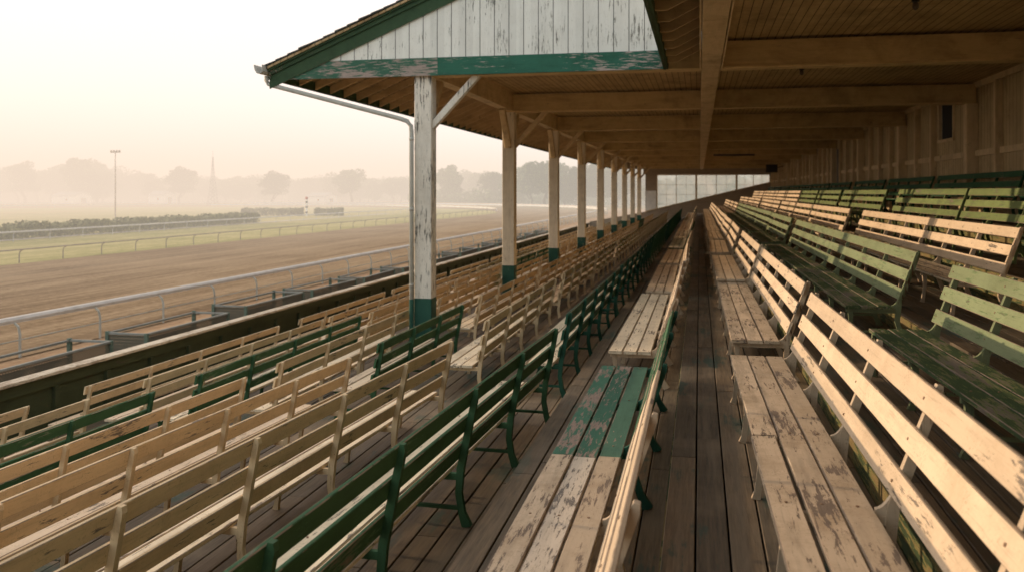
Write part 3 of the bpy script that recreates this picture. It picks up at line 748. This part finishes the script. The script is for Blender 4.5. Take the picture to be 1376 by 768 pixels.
while px < 1100: tree(px, rt.uniform(230, 330), rt.uniform(225,240), rt.uniform(1,1.3)); px += 22
# the far wood behind the single trees reads as one mass
mb = MB(); rw = random.Random(4); px = -120.0
while px < 900:
    d = rw.uniform(430, 470); x, y = at(px, d); h = rw.uniform(5, 9.5)
    leaves(mb, (x, y, ZG+h*.45), (rw.uniform(3.5,6), rw.uniform(3,5), h*.55), 130, 1.5, rw); px += 4.5
px = 560.0
while px < 930:
    d = rw.uniform(318, 345); x, y = at(px, d); h = rw.uniform(4, 7)
    leaves(mb, (x, y, ZG+h*.42), (rw.uniform(3,5), rw.uniform(3,5), h*.55), 120, 1.2, rw); px += 5
tag(part('distant_wood', mb, M['leaf'], None), 'hazy undergrowth along the foot of the far tree line', 'wood', None, 'stuff')
# hedges
def hedge(name, label, x0, x1, y0, y1, h, n, size):
    rh = random.Random(9); mb = MB(); 
    for _ in range(n):
        y = rh.uniform(y0, y1); x = rh.uniform(x0, x1); top = h*(.86+.14*math.sin(y*.7)+.1*math.sin(y*2.3+x)); f = rh.random()
        z = top*(1-f*f*.95)+rh.uniform(-.1,.1)
        if rh.random() < .5: x = (x0 if rh.random() < .35 else x1)+rh.uniform(-.15,.15)
        a = Vector((rh.gauss(0,1), rh.gauss(0,1), rh.gauss(0,1))).normalized(); b = a.orthogonal().normalized(); s = size*rh.uniform(.6,1.3); p = Vector((x, y, ZG+max(.03, z)))
        mb.face([p+a*s*.5, p+b*s*.45, p-a*s*.5, p-b*s*.45])
    o = part(name, mb, M['hedge'], None); tag(o, label, 'hedge')
hedge('hedge', 'long clipped green hedge behind the white turf rail', -71.5, -68.6, 45, 131, 1.5, 15000, .34)
hedge('hedge', 'short far hedge on the infield beside the striped pole', -92, -79.6, 168, 170.5, 1.7, 3500, .34)
hedge('hedge', 'small stub of hedge right of the striped pole', -76.8, -71.5, 170, 172, 1.5, 1500, .34)
# striped furlong pole, light pole, mast
x, y = at(412, 180); t = thing('furlong_pole', 'white striped furlong pole with red ball top on the infield', 'pole', (x, y, ZG))
mb = MB(); mb.tube([(0,0,-.1),(0,0,3.3)], .22, 12); part('pole', mb, M['white'], t)
for z in (.5, 1.6, 2.6): mb = MB(); mb.tube([(0,0,z),(0,0,z+.42)], .228, 12); part('stripe', mb, M['iron'], t)
mb = MB(); mb.tube([(0,0,3.3+.3*(1-math.cos(a*math.pi/6))) for a in range(7)], [.02]+[.32*math.sin(a*math.pi/6) for a in range(1,6)]+[.02], 12); part('ball', mb, M['red'], t, smooth=True)
x, y = at(155, 150); t = thing('light_pole', 'tall thin pole with short crossarm standing behind the hedge', 'pole', (x, y, ZG))
mb = MB(); mb.tube([(0,0,-.1),(0,0,11.7)], [.11,.06], 8); part('pole', mb, M['polegrey'], t)
mb = MB(); mb.bar((-.9,.0,11.5),(.9,0,11.5), .12, .14); part('crossarm', mb, M['polegrey'], t)
mb = MB(); 
for q in (-.8,-.3,.3,.8): mb.box(q-.1,q+.1,-.12,.12,11.58,11.85)
part('floodlights', mb, M['polegrey'], t)
x, y = at(286, 320); t = thing('radio_mast', 'slender tapering lattice mast rising out of the far trees', 'mast', (x, y, ZG))
mb = MB(); Hm = 17.5
def cw(z): return 1.3*(1-z/Hm)**1.3+.08
for sx, sy in ((1,1),(1,-1),(-1,1),(-1,-1)): mb.tube([(sx*cw(z), sy*cw(z), z) for z in (-.1,3,6,9,12,15,Hm)], .07, 5)
for k in range(12):
    z = k*1.35; z2 = z+1.35
    for (a, b), (c_, d_) in (((1,1),(1,-1)),((1,-1),(-1,-1)),((-1,-1),(-1,1)),((-1,1),(1,1))): mb.tube([(a*cw(z), b*cw(z), z), (c_*cw(z2), d_*cw(z2), z2)], .06, 4)
part('lattice', mb, M['iron'], t)
mb = MB(); mb.tube([(0,0,Hm-.2),(0,0,Hm+2.2)], .05, 5); part('antenna', mb, M['iron'], t)
# far buildings
def barn(px, d, w, L, h, rh, rz, label):
    x, y = at(px, d); t = thing('barn', label, 'building', (x, y, ZG-.03), rz)
    mb = MB(); mb.prism_y([(-w/2,0),(w/2,0),(w/2,h),(0,h+rh),(-w/2,h)], 0, L); part('wall', mb, M['barn'], t)
    mb = MB(); e = .35; mb.prism_y([(-w/2-e,h-.05),(0,h+rh+.1),(w/2+e,h-.05),(w/2+e,h+.12),(0,h+rh+.3),(-w/2-e,h+.12)], -e, L+e); part('roof', mb, M['barn_roof'], t)
    mb = MB(); mb.box(-w*.16, w*.16, -.06, -.01, .02, h*.75); part('door', mb, M['iron'], t)
    for s in (-1, 1):
        mb = MB()
        mb.box(s*(w/2+.01)-.02, s*(w/2+.01)+.02, L*.3, L*.3+1.2, h*.35, h*.7); part('window', mb, M['iron'], t)
barn(764, 325, 5.6, 26, 3.6, 1.7, R(-32), 'white gabled barn with long grey roof past the far turn')
barn(112, 372, 12, 10, 3.2, 1.4, R(95), 'long pale barn at the foot of the trees, leftmost of the far barns')
barn(228, 375, 7, 8, 3.6, 1.4, R(80), 'small white hut under the trees near the mast')
barn(445, 370, 9, 9, 3.0, 1.4, R(80), 'low white barn under the trees behind the striped pole')
barn(648, 345, 4, 7, 3.0, 1.2, R(80), 'small pale shed under the trees between first and second posts')

# ------------------------------------------------------------------ haze over the racecourse
EL, AZ = R(9.0), R(7.0)
def haze(name, pts, z0, z1, sig, col, g=None):
    mb = MB(); mb.loft([[(x, y, z0) for x, y in pts], [(x, y, z1) for x, y in pts]])
    m = bpy.data.materials.new(name); m.use_nodes = True; nt = m.node_tree; nt.nodes.clear()
    out = nt.nodes.new('ShaderNodeOutputMaterial'); ab = nt.nodes.new('ShaderNodeVolumeAbsorption'); em = nt.nodes.new('ShaderNodeEmission'); add = nt.nodes.new('ShaderNodeAddShader')
    ab.inputs['Color'].default_value = (0,0,0,1); ab.inputs['Density'].default_value = sig
    em.inputs['Color'].default_value = (*col, 1); em.inputs['Strength'].default_value = sig  # own glow stands in for sunlight scattered in the air
    nt.links.new(ab.outputs[0], add.inputs[0]); nt.links.new(em.outputs[0], add.inputs[1]); nt.links.new(add.outputs[0], out.inputs['Volume'])
    try: m.cycles.homogeneous_volume = True
    except Exception: pass
    o = link(name, mb.mesh(name, [m])); tag(o, 'warm morning haze lying over the racecourse', 'haze', None, 'stuff')
haze('haze', [(-1400,-500),(-60.01,-500),(-60.01,1800),(-1400,1800)], ZG+.03, 18, .0050, (1.05,.84,.67))
haze('haze', [(-60,-500),(-24,-500),(-24,100),(300,100),(300,1800),(-60,1800)], ZG+.03, 18, .0036, (.94,.83,.70))

haze('haze', [(-1400,-500),(-24,-500),(-24,100),(300,100),(300,1800),(-1400,1800)], 19.5, 70, .0008, (1.12,.99,.89))  # upper slab added to even out the sky's brightness
# ------------------------------------------------------------------ light and camera
W = bpy.data.worlds.new("World"); bpy.context.scene.world = W; W.use_nodes = True
nt = W.node_tree; bg = nt.nodes['Background']; sky = nt.nodes.new('ShaderNodeTexSky'); sky.sky_type = 'NISHITA'; sky.sun_disc = False
sky.sun_elevation = EL; sky.sun_rotation = -(math.pi/2-AZ); sky.air_density = 1.0; sky.dust_density = 5.0; sky.ozone_density = .6; sky.altitude = 0
tc = nt.nodes.new('ShaderNodeTexCoord'); sp = nt.nodes.new('ShaderNodeSeparateXYZ'); nt.links.new(tc.outputs['Generated'], sp.inputs[0])
mr = nt.nodes.new('ShaderNodeMapRange'); mr.interpolation_type = 'SMOOTHSTEP'; mr.inputs['From Min'].default_value = -.6; mr.inputs['From Max'].default_value = .55
nt.links.new(sp.outputs[1], mr.inputs['Value'])
sky_tint = nt.nodes.new('ShaderNodeMix'); sky_tint.data_type = 'RGBA'; nt.links.new(mr.outputs[0], sky_tint.inputs[0])
sky_tint.inputs[6].default_value = (9.2, 9.9, 10.2, 1); sky_tint.inputs[7].default_value = (11.4, 9.9, 9.2, 1)   # tint added to brighten the sky: cool behind, warm ahead
mx = nt.nodes.new('ShaderNodeMix'); mx.data_type = 'RGBA'; mx.inputs[0].default_value = .80
nt.links.new(sky_tint.outputs[2], mx.inputs[7])
nt.links.new(sky.outputs[0], mx.inputs[6]); nt.links.new(mx.outputs[2], bg.inputs['Color']); bg.inputs['Strength'].default_value = .14
sd = bpy.data.lights.new('sun', 'SUN'); sd.energy = 6.6; sd.angle = R(.6); sd.color = (1, .73, .47)
so = bpy.data.objects.new('sun', sd); C.objects.link(so)
dv = Vector((-math.cos(EL)*math.cos(AZ), math.cos(EL)*math.sin(AZ), math.sin(EL))); so.rotation_euler = dv.to_track_quat('Z', 'Y').to_euler(); so.location = (-30, 20, 20)

cam = bpy.data.cameras.new('camera'); co = bpy.data.objects.new('camera', cam); C.objects.link(co); bpy.context.scene.camera = co
co.location = (0, 0, CZ); co.rotation_euler = (math.pi/2, 0, TH)
cam.sensor_width = 36; cam.lens = 36*1200/1376; cam.shift_y = -126/1376; cam.clip_start = .05; cam.clip_end = 4000
cam.dof.use_dof = True; cam.dof.focus_distance = 7.2; cam.dof.aperture_fstop = 2.3
sc = bpy.context.scene
sc.view_settings.view_transform = 'Standard'; sc.view_settings.look = 'None'; sc.view_settings.exposure = 0
sc.render.engine = 'CYCLES'; sc.cycles.use_denoising = True; sc.cycles.max_bounces = 8; sc.cycles.diffuse_bounces = 4; sc.cycles.volume_bounces = 0
sc.cycles.use_adaptive_sampling = True; sc.cycles.adaptive_threshold = .02
